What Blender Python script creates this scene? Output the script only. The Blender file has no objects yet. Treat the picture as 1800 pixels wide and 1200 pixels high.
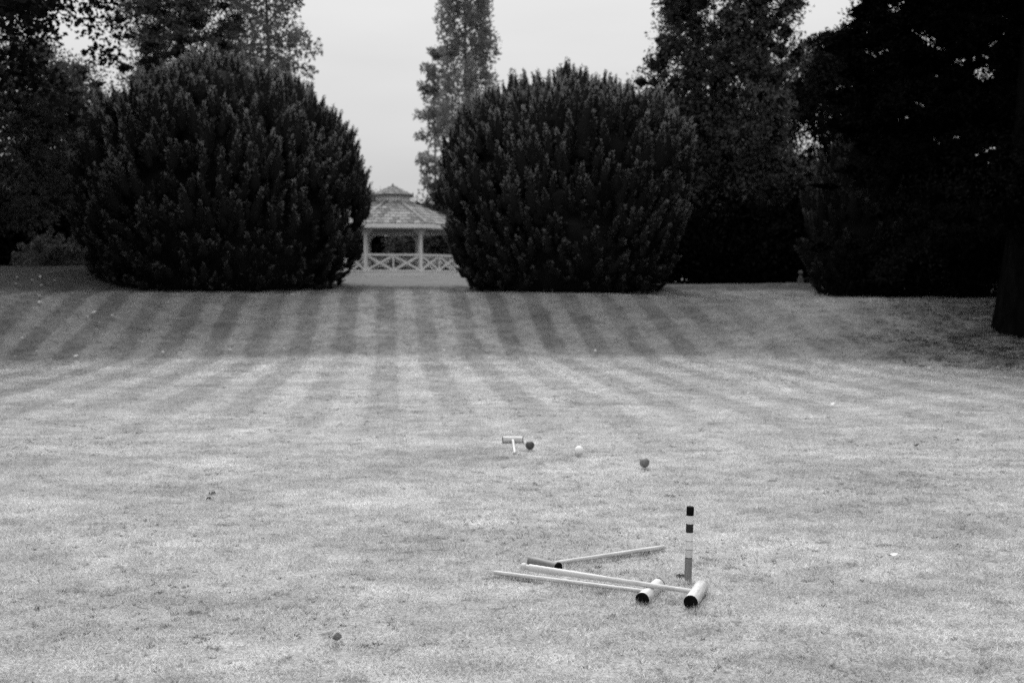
import bpy, math, random
import numpy as np
from mathutils import Vector, Matrix

R = math.radians
scene = bpy.context.scene
col = scene.collection
random.seed(5)

# ------------------------------------------------------------------ camera
CAM_H, F_PX, PITCH = 1.59, 1750.0, math.atan(100 / 1750)
cam_d = bpy.data.cameras.new('camera')
cam_d.sensor_width = 36.0
cam_d.lens = 35.0
cam_d.clip_start = 0.05
cam_d.clip_end = 3000
cam_d.dof.use_dof = True
cam_d.dof.focus_distance = 5.25
cam_d.dof.aperture_fstop = 2.4
cam = bpy.data.objects.new('camera', cam_d)
cam.location = (0, 0, CAM_H)
cam.rotation_euler = (math.pi / 2 - PITCH, 0, 0)
col.objects.link(cam)
scene.camera = cam

# ------------------------------------------------------------------ world: overcast daylight, black and white
SUN_EL, SUN_AZ = R(48), R(-8)          # azimuth measured from +Y (away from the camera) towards +X
world = bpy.data.worlds.new('World')
scene.world = world
world.use_nodes = True
nt = world.node_tree
nt.nodes.clear()
wl = nt.links
def wn(t, **kw):
    n = nt.nodes.new(t)
    for k, v in kw.items():
        setattr(n, k, v)
    return n
sky_t = wn('ShaderNodeTexSky', sky_type='NISHITA', sun_disc=False)
sky_t.sun_elevation = SUN_EL
sky_t.sun_rotation = SUN_AZ
sky_t.dust_density = 4.0
sky_bw = wn('ShaderNodeRGBToBW')
wl.new(sky_t.outputs[0], sky_bw.inputs[0])
tc = wn('ShaderNodeTexCoord')
sep = wn('ShaderNodeSeparateXYZ')
wl.new(tc.outputs['Generated'], sep.inputs[0])
zc = wn('ShaderNodeMath', operation='MAXIMUM'); zc.inputs[1].default_value = 0.0
wl.new(sep.outputs['Z'], zc.inputs[0])
cie = wn('ShaderNodeMath', operation='MULTIPLY_ADD')      # overcast sky: zenith brighter than the horizon
cie.inputs[1].default_value = 12.0
cie.inputs[2].default_value = 4.9
wl.new(zc.outputs[0], cie.inputs[0])
cl_map = wn('ShaderNodeMapping'); cl_map.inputs['Scale'].default_value = (1.5, 1.5, 7.0)
wl.new(tc.outputs['Generated'], cl_map.inputs[0])
cl_n = wn('ShaderNodeTexNoise'); cl_n.inputs['Scale'].default_value = 1.6
cl_n.inputs['Detail'].default_value = 5.0
wl.new(cl_map.outputs[0], cl_n.inputs['Vector'])
cl_r = wn('ShaderNodeMapRange'); cl_r.inputs['From Min'].default_value = .35; cl_r.inputs['From Max'].default_value = .65
cl_r.inputs['To Min'].default_value = .95; cl_r.inputs['To Max'].default_value = 1.04
wl.new(cl_n.outputs['Fac'], cl_r.inputs['Value'])
cl_m = wn('ShaderNodeMath', operation='MULTIPLY')
wl.new(cie.outputs[0], cl_m.inputs[0]); wl.new(cl_r.outputs[0], cl_m.inputs[1])
mixs = wn('ShaderNodeMix', data_type='FLOAT')
mixs.inputs['Factor'].default_value = 0.9
wl.new(sky_bw.outputs[0], mixs.inputs['A']); wl.new(cl_m.outputs[0], mixs.inputs['B'])
bg = wn('ShaderNodeBackground'); bg.inputs['Strength'].default_value = 0.1
wl.new(mixs.outputs['Result'], bg.inputs['Color'])
wo = wn('ShaderNodeOutputWorld')
wl.new(bg.outputs[0], wo.inputs[0])

sun_d = bpy.data.lights.new('sun', 'SUN')
sun_d.energy = 3.4
sun_d.angle = R(32)          # a bright patch of thin cloud, no hard shadows
sun_d.color = (1, 1, 1)
sun = bpy.data.objects.new('sun', sun_d)
sdir = Vector((math.sin(SUN_AZ) * math.cos(SUN_EL), math.cos(SUN_AZ) * math.cos(SUN_EL), math.sin(SUN_EL)))
sun.rotation_euler = sdir.to_track_quat('Z', 'Y').to_euler()
sun.location = (10, 10, 40)
col.objects.link(sun)

vs = scene.view_settings
vs.view_transform = 'Standard'
vs.look = 'None'
vs.exposure = 0.0
vs.gamma = 1.0
scene.cycles.use_denoising = False      # the photograph is grainy
scene.cycles.max_bounces = 5
scene.cycles.diffuse_bounces = 3
scene.cycles.glossy_bounces = 2
scene.cycles.transmission_bounces = 3
scene.cycles.transparent_max_bounces = 4

# ------------------------------------------------------------------ helpers
def ray(px, py):
    c = Vector(((px - 900) / F_PX, -(py - 600) / F_PX, -1.0))
    return cam.rotation_euler.to_matrix() @ c
def on_z(px, py, z=0.0):
    d = ray(px, py)
    t = (z - CAM_H) / d.z
    return Vector((d.x * t, d.y * t, z))
def at_y(px, py, y):
    d = ray(px, py)
    t = y / d.y
    return Vector((d.x * t, y, CAM_H + d.z * t))

def tag(o, label=None, cat=None, group=None, kind=None):
    if label: o['label'] = label
    if cat: o['category'] = cat
    if group: o['group'] = group
    if kind: o['kind'] = kind
    return o
def empty(name, loc, rz=0.0):
    o = bpy.data.objects.new(name, None)
    o.location = loc
    o.rotation_euler = (0, 0, rz)
    o.empty_display_size = .2
    col.objects.link(o)
    return o

class MB:
    def __init__(self):
        self.v = []; self.f = []; self.m = []
    def add(self, vs_, fs, mi=0):
        b = len(self.v)
        self.v += [tuple(p) for p in vs_]
        self.f += [tuple(i + b for i in f) for f in fs]
        self.m += [mi] * len(fs)
        return self
    def box(self, cx, cy, cz, sx, sy, sz, mat=None, mi=0):
        vs_ = [Vector((cx + a * sx / 2, cy + b * sy / 2, cz + c * sz / 2)) for a in (-1, 1) for b in (-1, 1) for c in (-1, 1)]
        if mat is not None: vs_ = [mat @ p for p in vs_]
        return self.add(vs_, [(0, 1, 3, 2), (4, 6, 7, 5), (0, 4, 5, 1), (2, 3, 7, 6), (0, 2, 6, 4), (1, 5, 7, 3)], mi)
    def bar(self, a, b, w, h, up=Vector((0, 0, 1)), mi=0):
        a = Vector(a); b = Vector(b); d = (b - a).normalized()
        s = d.cross(up)
        s = s.normalized() if s.length > 1e-4 else Vector((1, 0, 0))
        u = s.cross(d).normalized()
        vs_ = []
        for p in (a, b):
            for i, j in ((-1, -1), (1, -1), (1, 1), (-1, 1)):
                vs_.append(p + s * (i * w / 2) + u * (j * h / 2))
        return self.add(vs_, [(3, 2, 1, 0), (4, 5, 6, 7), (0, 1, 5, 4), (1, 2, 6, 5), (2, 3, 7, 6), (3, 0, 4, 7)], mi)
    def lathe(self, a, b, prof, n=20, mi=0):
        """prof: list of (t along a->b, radius)"""
        a = Vector(a); b = Vector(b); d = b - a; dn = d.normalized()
        s = dn.cross(Vector((0.13, 0.2, 1)) if abs(dn.z) < .9 else Vector((1, 0, 0))).normalized()
        u = s.cross(dn).normalized()
        vs_ = []; fs = []
        for t, r in prof:
            for k in range(n):
                an = 2 * math.pi * k / n
                vs_.append(a + d * t + s * (math.cos(an) * r) + u * (math.sin(an) * r))
        for i in range(len(prof) - 1):
            for k in range(n):
                k2 = (k + 1) % n
                fs.append((i * n + k, i * n + k2, (i + 1) * n + k2, (i + 1) * n + k))
        fs.append(tuple(range(n))[::-1]); fs.append(tuple((len(prof) - 1) * n + k for k in range(n)))
        return self.add(vs_, fs, mi)
    def tube(self, pts, rads, n=8, mi=0):
        pts = [Vector(p) for p in pts]
        vs_ = []; fs = []
        for i, p in enumerate(pts):
            d = (pts[min(i + 1, len(pts) - 1)] - pts[max(i - 1, 0)]).normalized()
            s = d.cross(Vector((.31, .9, .2)))
            s = s.normalized(); u = s.cross(d).normalized()
            for k in range(n):
                an = 2 * math.pi * k / n
                vs_.append(p + (s * math.cos(an) + u * math.sin(an)) * rads[i])
        for i in range(len(pts) - 1):
            for k in range(n):
                k2 = (k + 1) % n
                fs.append((i * n + k, i * n + k2, (i + 1) * n + k2, (i + 1) * n + k))
        fs.append(tuple((len(pts) - 1) * n + k for k in range(n)))
        return self.add(vs_, fs, mi)
    def build(self, name, mats, parent=None, off=None, smooth=False):
        me = bpy.data.meshes.new(name)
        v = self.v
        if off is not None:
            v = [(p[0] - off[0], p[1] - off[1], p[2] - off[2]) for p in v]
        me.from_pydata(v, [], self.f)
        mats = mats if isinstance(mats, (list, tuple)) else [mats]
        for m_ in mats: me.materials.append(m_)
        if len(mats) > 1: me.polygons.foreach_set('material_index', self.m)
        me.polygons.foreach_set('use_smooth', [smooth] * len(me.polygons))
        me.update()
        o = bpy.data.objects.new(name, me)
        col.objects.link(o)
        if parent: o.parent = parent
        return o

def shade_auto(o, ang=35):
    me = o.data
    me.polygons.foreach_set('use_smooth', [True] * len(me.polygons))
    me.set_sharp_from_angle(angle=R(ang))

# ------------------------------------------------------------------ materials (the photograph is black and white)
def g(v): return (v, v, v, 1)
class NT:
    """small helper for procedural materials"""
    def __init__(self, name, rough=.8, spec=.2):
        self.mat = bpy.data.materials.new(name)
        self.mat.use_nodes = True
        self.t = self.mat.node_tree
        self.b = self.t.nodes['Principled BSDF']
        self.b.inputs['Roughness'].default_value = rough
        self.b.inputs['Specular IOR Level'].default_value = spec
        self.out = self.t.nodes['Material Output']
    def n(self, t, **kw):
        x = self.t.nodes.new(t)
        for k, v in kw.items(): setattr(x, k, v)
        return x
    def l(self, a, b): self.t.links.new(a, b)
    def math(self, op, a, b=None, c=None, clamp=False):
        x = self.n('ShaderNodeMath', operation=op, use_clamp=clamp)
        for i, s in enumerate((a, b, c)):
            if s is None: continue
            if isinstance(s, (int, float)): x.inputs[i].default_value = s
            else: self.l(s, x.inputs[i])
        return x.outputs[0]
    def rng(self, v, a, b, c, d, smooth=False):
        x = self.n('ShaderNodeMapRange', interpolation_type='SMOOTHSTEP' if smooth else 'LINEAR')
        self.l(v, x.inputs['Value'])
        for k, s in zip(('From Min', 'From Max', 'To Min', 'To Max'), (a, b, c, d)):
            x.inputs[k].default_value = s
        return x.outputs[0]
    def noise(self, scale, detail=3, vec=None, rough=.55, stretch=None):
        x = self.n('ShaderNodeTexNoise')
        x.inputs['Scale'].default_value = scale
        x.inputs['Detail'].default_value = detail
        x.inputs['Roughness'].default_value = rough
        if vec is not None:
            if stretch:
                m_ = self.n('ShaderNodeMapping'); m_.inputs['Scale'].default_value = stretch
                self.l(vec, m_.inputs[0]); vec = m_.outputs[0]
            self.l(vec, x.inputs['Vector'])
        return x.outputs['Fac']
    def obj(self): return self.n('ShaderNodeTexCoord').outputs['Object']
    def pos(self): return self.n('ShaderNodeNewGeometry').outputs['Position']
    def color(self, v): self.l(v, self.b.inputs['Base Color'])
    def bump(self, v, strength=.3, dist=.01):
        x = self.n('ShaderNodeBump')
        x.inputs['Strength'].default_value = strength
        x.inputs['Distance'].default_value = dist
        self.l(v, x.inputs['Height'])
        self.l(x.outputs[0], self.b.inputs['Normal'])

def mat_plain(name, v, var=.15, scale=12, rough=.6, spec=.25, stretch=None, bump=.1):
    m_ = NT(name, rough, spec)
    o = m_.obj()
    n1 = m_.noise(scale, 4, o, stretch=stretch)
    m_.color(m_.rng(n1, .3, .7, v * (1 - var), v * (1 + var)))
    m_.bump(n1, bump, .004)
    return m_.mat
def mat_foliage(name, v, trans=.25, var=.5, spec=.08):
    m_ = NT(name, .6, spec)
    a = m_.n('ShaderNodeAttribute', attribute_name='tone')
    t = m_.rng(a.outputs['Fac'], 0, 1, v * (1 - var), v * (1 + var))
    m_.color(t)
    tr = m_.n('ShaderNodeBsdfTranslucent')
    m_.l(t, tr.inputs['Color'])
    mx = m_.n('ShaderNodeMixShader')
    mx.inputs[0].default_value = trans
    m_.l(m_.b.outputs[0], mx.inputs[1]); m_.l(tr.outputs[0], mx.inputs[2])
    m_.l(mx.outputs[0], m_.out.inputs[0])
    return m_.mat

M = {}
M['bark'] = mat_plain('bark', .012, .5, 9, .95, .05, (1, 1, .25), .6)
M['bark_dark'] = mat_plain('cedar_bark', .006, .5, 9, 1, .0, (1, 1, .25), .6)
M['bark_pale'] = mat_plain('bark_pale', .10, .4, 9, .95, .05, (1, 1, .25), .6)
M['yew'] = mat_foliage('yew_needles', .16, .05, .955, .01)
M['yew_shade'] = mat_foliage('yew_needles_dull', .07, .05, .9, .01)
M['yew_core'] = mat_plain('yew_inner', .012, .4, 6, 1, 0)
M['dark_leaf'] = mat_foliage('dark_needles', .006, .03, .8, .0)
M['conifer'] = mat_foliage('conifer_sprays', .06, .1, .85)
M['oak'] = mat_foliage('oak_leaves', .014, .15, .7, .01)
M['mid_leaf'] = mat_foliage('mid_leaves', .085, .2, .8)
M['light_leaf'] = mat_foliage('light_leaves', .12, .4)
M['poplar_leaf'] = mat_foliage('poplar_leaves', .20, .5)
M['bush'] = mat_foliage('bush_leaves', .13, .08, .8)
M['white_paint'] = mat_plain('white_paint', .88, .07, 5, .5, .3, None, .05)
M['soffit'] = mat_plain('soffit_paint', .13, .1, 5, .7, .2)
M['black_paint'] = mat_plain('black_paint', .006, .4, 30, .75, .06)
M['stone'] = mat_plain('stone', .12, .35, 20, .9, .1, None, .4)
M['soil'] = mat_plain('soil', .08, .6, 60, 1, 0, None, .8)
M['litter'] = mat_plain('pale_leaf', .7, .15, 60, .7, .2)
M['dead_leaf'] = mat_plain('dead_leaf', .16, .5, 60, .7, .2)

def mat_wood(name, v, var=.22, knots=.5):
    m_ = NT(name, .5, .3)
    a = m_.n('ShaderNodeAttribute', attribute_name='grain', attribute_type='GEOMETRY')
    n1 = m_.noise(1.0, 6, a.outputs['Vector'], .65, (7, 120, 120))
    n2 = m_.noise(1.0, 4, a.outputs['Vector'], .6, (16, 30, 30))
    s = m_.math('ADD', m_.math('MULTIPLY', n1, .65), m_.math('MULTIPLY', n2, .35))
    scuff = m_.rng(m_.noise(1.0, 4, a.outputs['Vector'], .7, (45, 60, 60)), .60, .72, 1, .6, True)
    m_.color(m_.math('MULTIPLY', scuff, m_.rng(s, .36, .64, v * (1 - var), v * (1 + var))))
    m_.bump(n1, .25, .003)
    return m_.mat
M['wood'] = mat_wood('ash_wood', .56, .22)
M['wood_head'] = mat_wood('head_wood', .60, .28)
M['wood_dark'] = mat_wood('weathered_wood', .17, .4)
M['wood_peg'] = mat_wood('peg_wood', .22, .25)
M['grip'] = mat_wood('grip_tape', .60, .08)
def mat_ball(name, v, var):
    m_ = NT(name, .5, .35)
    o = m_.obj()
    n1 = m_.noise(28, 5, o, .7)
    m_.color(m_.rng(n1, .35, .7, v * (1 + var), v * (1 - var)))
    m_.bump(n1, .15, .002)
    return m_.mat
def mat_shingle():
    m_ = NT('shingle', .85, .15)
    oi = m_.n('ShaderNodeObjectInfo')
    a = m_.n('ShaderNodeAttribute', attribute_name='tone')
    o = m_.obj()
    n1 = m_.noise(9, 5, m_.pos(), .65, (1, 1, 1))
    r = m_.math('FRACT', m_.math('ADD', oi.outputs['Random'], a.outputs['Fac']))
    b = m_.rng(r, 0, 1, .08, .26)
    m_.color(m_.math('MULTIPLY', b, m_.rng(n1, .3, .7, .65, 1.35)))
    m_.bump(n1, .4, .01)
    return m_.mat
M['shingle'] = mat_shingle()

# ------------------------------------------------------------------ terrain
def sst(t):
    t = np.clip(t, 0, 1)
    return t * t * (3 - 2 * t)
_rng0 = np.random.default_rng(3)
_waves = [(_rng0.uniform(.25, 3.2), _rng0.uniform(0, 6.28), _rng0.uniform(0, 6.28)) for _ in range(22)]
def foot_y(x):
    return 21.15 - .02 * np.clip(x + 1, -12, 12) ** 2
def terrain(x, y):
    x = np.asarray(x, float); y = np.asarray(y, float)
    fy = foot_y(x)
    run = 4.7
    ztop = 1.34 - .13 * sst((x - 1.5) / 4)
    t = (y - fy) / run
    # bank: straight slope with a rounded foot and a crisper shoulder
    k = .10
    soft = lambda q, w: np.where(q < -w, 0, np.where(q > w, q, (q + w) ** 2 / (4 * w)))
    prof = soft(t, .055) - soft(t - 1, .06)
    z = ztop * prof
    zcr = 1.60 + .43 * sst((-9 - x) / 3.0) + .10 * sst((x + 3.5) / -3)
    up = (zcr - ztop) * sst((y - fy - run - .4) / 7.5)
    far = np.where(x < 0, 1.95, 1.95) * (1 - sst((x - 1) / 4)) + 1.5 * sst((x - 1) / 4)
    up2 = (far - zcr) * sst((y - 32) / 13)
    z = z + up + up2
    bump = np.zeros_like(z)
    for fq, an, ph in _waves:
        bump += np.sin((x * math.cos(an) + y * math.sin(an)) * fq * 2.2 + ph) / (1 + 1.6 * fq)
    amp = .006 + .014 * sst((y - 7) / 6) + .02 * sst((x - 4) / 5) * sst((y - 18) / 4)
    return z + bump * amp * .55
def tz(x, y): return float(terrain(x, y))

def axis_lines(segments):
    out = []
    for a, b, st in segments:
        n = max(1, int(round((b - a) / st)))
        out += [a + (b - a) * i / n for i in range(n)]
    out.append(segments[-1][1])
    return np.array(out)
gx = axis_lines([(-1500, -300, 200), (-300, -60, 30), (-60, -18, 3), (-18, 16, .18), (16, 60, 3), (60, 300, 30), (300, 1500, 200)])
gy = axis_lines([(-1500, -200, 200), (-200, -20, 20), (-20, 1, 1.5), (1, 33, .18), (33, 60, .6), (60, 200, 14), (200, 2600, 300)])
XX, YY = np.meshgrid(gx, gy)
ZZ = terrain(XX, YY)
nx, ny = len(gx), len(gy)
me = bpy.data.meshes.new('lawn')
me.vertices.add(nx * ny)
me.vertices.foreach_set('co', np.stack([XX, YY, ZZ], -1).ravel())
ii, jj = np.meshgrid(np.arange(nx - 1), np.arange(ny - 1))
q = (jj * nx + ii).ravel()
quads = np.stack([q, q + 1, q + nx + 1, q + nx], -1)
me.loops.add(quads.size); me.loops.foreach_set('vertex_index', quads.ravel())
me.polygons.add(len(quads)); me.polygons.foreach_set('loop_start', np.arange(len(quads)) * 4)
me.polygons.foreach_set('use_smooth', np.ones(len(quads), bool))
me.update(); me.validate()
lawn = bpy.data.objects.new('lawn', me)
col.objects.link(lawn)
tag(lawn, 'wide mown lawn with striped bank rising to the yews', 'lawn', kind='structure')

# ---- turf colour: mowing stripes, worn patches, thatch; shared by the ground sheet and the blades on it
STRIPE_YAW = -R(7.0)
def turf(name, base, blade):
    m_ = NT(name, .85, .08)
    p = m_.pos()
    s = m_.n('ShaderNodeSeparateXYZ'); m_.l(p, s.inputs[0])
    X, Y, Z = s.outputs
    wob = m_.noise(.9, 2, p)
    u = m_.math('ADD', m_.math('MULTIPLY', X, math.cos(STRIPE_YAW)), m_.math('MULTIPLY', Y, -math.sin(STRIPE_YAW)))
    u = m_.math('ADD', u, m_.math('MULTIPLY', m_.math('SUBTRACT', wob, .5), .22))
    ph = m_.math('FRACT', m_.math('DIVIDE', m_.math('ADD', u, 4.53 + 92), .92))
    edge = m_.math('MINIMUM', m_.rng(ph, .0, .16, 0, 1, True), m_.rng(ph, .50, .66, 1, 0, True))
    # how strongly the mower lines show: bank most, fading towards the play area and on the rougher part of the bank
    fade = m_.rng(Y, 7.5, 15, 0, .62, True)
    bank = m_.rng(Z, .06, .35, 0, .3, True)
    rgt = m_.rng(X, 2.0, 7.5, 1, .4, True)
    rgt = m_.math('MAXIMUM', rgt, m_.rng(Z, .06, .4, .8, 0))
    patch = m_.rng(m_.noise(.7, 3, p), .35, .65, .55, 1.2)
    amt = m_.math('MULTIPLY', m_.math('MULTIPLY', m_.math('ADD', fade, bank), rgt), patch)
    amt = m_.math('MULTIPLY', amt, m_.rng(Z, 1.44, 1.52, 1, 0))
    stripe = m_.math('SUBTRACT', 1.12, m_.math('MULTIPLY', m_.math('MULTIPLY', amt, .42), m_.math('SUBTRACT', 1, edge)))
    # lusher grass on bank and plateau, its colour darkened further for tree shade
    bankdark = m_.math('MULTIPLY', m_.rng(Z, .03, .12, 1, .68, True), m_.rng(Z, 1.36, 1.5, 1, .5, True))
    big = m_.rng(m_.noise(.55, 4, p, .6, (1, 1.7, 1)), .3, .7, .80, 1.18)
    med = m_.rng(m_.noise(3.2, 4, p, .65, (1, 1.5, 1)), .3, .7, .78, 1.2)
    weedn = m_.noise(5.5, 3, p, .6, (1, 1.6, 1))
    weed = m_.rng(weedn, .60, .70, 1, .55, True)
    fine = m_.noise(48, 4, p, .7)
    fine_r = m_.rng(fine, .28, .62, .45, 1.2)
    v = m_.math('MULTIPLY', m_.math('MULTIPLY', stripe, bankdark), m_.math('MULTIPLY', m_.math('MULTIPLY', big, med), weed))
    if blade:
        a = m_.n('ShaderNodeAttribute', attribute_name='tone')
        v = m_.math('MULTIPLY', v, m_.rng(a.outputs['Fac'], 0, 1, .45, 1.5))
    else:
        v = m_.math('MULTIPLY', v, fine_r)
        m_.bump(fine, .8, .02)
    v = m_.math('MULTIPLY', v, base)
    m_.color(v)
    if blade:
        tr = m_.n('ShaderNodeBsdfTranslucent'); m_.l(v, tr.inputs['Color'])
        mx = m_.n('ShaderNodeMixShader'); mx.inputs[0].default_value = .3
        m_.l(m_.b.outputs[0], mx.inputs[1]); m_.l(tr.outputs[0], mx.inputs[2]); m_.l(mx.outputs[0], m_.out.inputs[0])
    return m_.mat
M['turf'] = turf('turf', .33, False)
M['blade'] = turf('grass_blade', .64, True)
lawn.data.materials.append(M['turf'])

# ------------------------------------------------------------------ foliage tools
def set_tone(me, tone_per_face):
    a = me.attributes.new('tone', 'FLOAT', 'FACE')
    a.data.foreach_set('value', np.asarray(tone_per_face, np.float32))
def leaf_mesh(name, P, A, W, L, Wd, tone, mat, parent=None, extra=None, fold=.0):
    """P base points, A long axis, W width axis (unit); one diamond per leaf"""
    n = len(P)
    L = np.broadcast_to(np.asarray(L, float), (n,))[:, None]; Wd = np.broadcast_to(np.asarray(Wd, float), (n,))[:, None]
    mid = P + A * L * .45
    co = np.stack([P, mid + W * Wd * .5, P + A * L, mid - W * Wd * .5], 1).reshape(-1, 3)
    fidx = np.arange(4 * n)
    fstart = np.arange(n) * 4
    tn = np.asarray(tone, np.float32)
    me = bpy.data.meshes.new(name)
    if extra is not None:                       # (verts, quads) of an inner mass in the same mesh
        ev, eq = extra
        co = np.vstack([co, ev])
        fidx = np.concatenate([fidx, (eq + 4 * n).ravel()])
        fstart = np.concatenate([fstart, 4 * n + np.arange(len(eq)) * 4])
        tn = np.concatenate([tn, np.full(len(eq), .02, np.float32)])  # near-black tone puts the inner shade into the colour
    me.vertices.add(len(co)); me.vertices.foreach_set('co', co.ravel())
    me.loops.add(len(fidx)); me.loops.foreach_set('vertex_index', fidx)
    me.polygons.add(len(fstart)); me.polygons.foreach_set('loop_start', fstart)
    me.update(calc_edges=True)
    set_tone(me, tn)
    me.materials.append(mat)
    o = bpy.data.objects.new(name, me)
    col.objects.link(o)
    if parent: o.parent = parent
    return o
def unit(v): return v / np.maximum(np.linalg.norm(v, axis=-1, keepdims=True), 1e-9)
def rand_dir(rg, n): return unit(rg.normal(size=(n, 3)))
def perp(rg, A):
    r = rand_dir(rg, len(A))
    return unit(np.cross(A, r))

def clump_leaves(rg, C, Rr, per, size, up=.2, out=.5, flat=.75, wid=.55, droop=0.0):
    """leaves spread through many clumps; C centres, Rr radii"""
    n = len(C) * per
    idx = np.repeat(np.arange(len(C)), per)
    d = rand_dir(rg, n)
    rad = rg.uniform(0, 1, n) ** .45
    off = d * rad[:, None] * Rr[idx][:, None]
    off[:, 2] *= flat
    P = C[idx] + off
    A = unit(d * out + rand_dir(rg, n) * .7 + np.array([0, 0, up - droop]))
    W = perp(rg, A)
    L = size * rg.uniform(.6, 1.35, n)
    ct = rg.uniform(0, 1, len(C))
    tone = np.clip(.5 * ct[idx] + .5 * rg.uniform(0, 1, n), 0, 1)
    return P, A, W, L, L * wid, tone

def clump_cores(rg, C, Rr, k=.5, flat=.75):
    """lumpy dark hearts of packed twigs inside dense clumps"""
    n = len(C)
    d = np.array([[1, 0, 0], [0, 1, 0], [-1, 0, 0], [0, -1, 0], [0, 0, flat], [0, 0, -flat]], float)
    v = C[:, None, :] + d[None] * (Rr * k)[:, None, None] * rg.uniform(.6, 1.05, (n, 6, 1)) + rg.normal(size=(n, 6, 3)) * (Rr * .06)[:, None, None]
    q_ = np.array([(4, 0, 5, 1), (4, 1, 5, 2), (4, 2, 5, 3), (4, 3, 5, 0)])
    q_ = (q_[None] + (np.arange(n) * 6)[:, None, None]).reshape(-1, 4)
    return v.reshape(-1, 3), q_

def crown_centres(rg, n, cx, cz, rx, ry, rz, shell=.35, lobes=5, rough=.22):
    """clump centres inside an uneven ellipsoid, base-centred on the tree's own origin"""
    d = rand_dir(rg, n)
    ph = rg.uniform(0, 6.28, (lobes, 2)); fr = rg.integers(2, 5, lobes)
    az = np.arctan2(d[:, 1], d[:, 0]); el = np.arcsin(d[:, 2])
    m_ = np.ones(n)
    for k in range(lobes):
        m_ += rough / lobes * 2.2 * np.sin(fr[k] * az + ph[k, 0]) * np.cos(fr[k] * el * 1.5 + ph[k, 1])
    rad = rg.uniform(shell, 1, n) ** .5 * m_
    P = d * rad[:, None] * np.array([rx, ry, rz])
    P[:, 0] += cx; P[:, 2] += cz
    return P

def trunk_mesh(rg, parent, h, r0, limbs, mat, lean=(0, 0), bend=.15):
    mb = MB()
    pts = []; rr = []
    for i in range(8):
        t = i / 7
        pts.append((lean[0] * t + bend * math.sin(t * 4 + r0) * t, lean[1] * t + bend * math.cos(t * 3) * t, h * t - .25 * (i == 0)))
        rr.append(r0 * (1.35 if i == 0 else 1) * (1 - .8 * t))
    mb.tube(pts, rr, 10)
    for (p0t, tip) in limbs:
        a = Vector(pts[0]).lerp(Vector(pts[-1]), p0t)
        i = min(6, int(p0t * 7)); a = Vector(pts[i]).lerp(Vector(pts[i + 1]), p0t * 7 - i)
        b = Vector(tip)
        mid = a.lerp(b, .5) + Vector((rg.normal() * .15, rg.normal() * .15, (b - a).length * .10))
        r1 = r0 * (1 - .75 * p0t) * .3
        mb.tube([a, a.lerp(mid, .5) + Vector((0, 0, .05)), mid, mid.lerp(b, .55), b], [r1, r1 * .8, r1 * .6, r1 * .4, r1 * .15], 6)
    return mb.build('trunk', mat, parent, smooth=True)

def tree(name, label, cat, px, Y, kind_mat, bark, crown, seed, h_trunk, r_trunk, per, size, nlimb=14, group=None, X=None, base_z=None, core=0.0, **leafkw):
    """crown(rg) -> (centres, radii) relative to the tree's base"""
    rg = np.random.default_rng(seed)
    if X is None: X = (px - 900) / F_PX * Y
    z0 = tz(X, Y) if base_z is None else base_z
    root = empty(name, (X, Y, z0))
    tag(root, label, cat, group)
    C, Rr = crown(rg)
    sel = rg.choice(len(C), min(nlimb, len(C)), replace=False)
    limbs = []
    for i in sel:
        c = C[i]
        t = float(np.clip((c[2] - .25 * math.hypot(c[0], c[1]) - .3) / h_trunk, .12, .95))
        limbs.append((t, c))
    trunk_mesh(rg, root, h_trunk, r_trunk, limbs, M[bark])
    P, A, W, L, Wd, tone = clump_leaves(rg, C, Rr, per, size, **leafkw)
    keep = P[:, 2] > .02
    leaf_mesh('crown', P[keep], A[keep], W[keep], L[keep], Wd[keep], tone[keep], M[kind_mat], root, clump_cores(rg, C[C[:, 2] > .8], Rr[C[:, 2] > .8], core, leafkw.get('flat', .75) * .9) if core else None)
    return root

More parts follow.
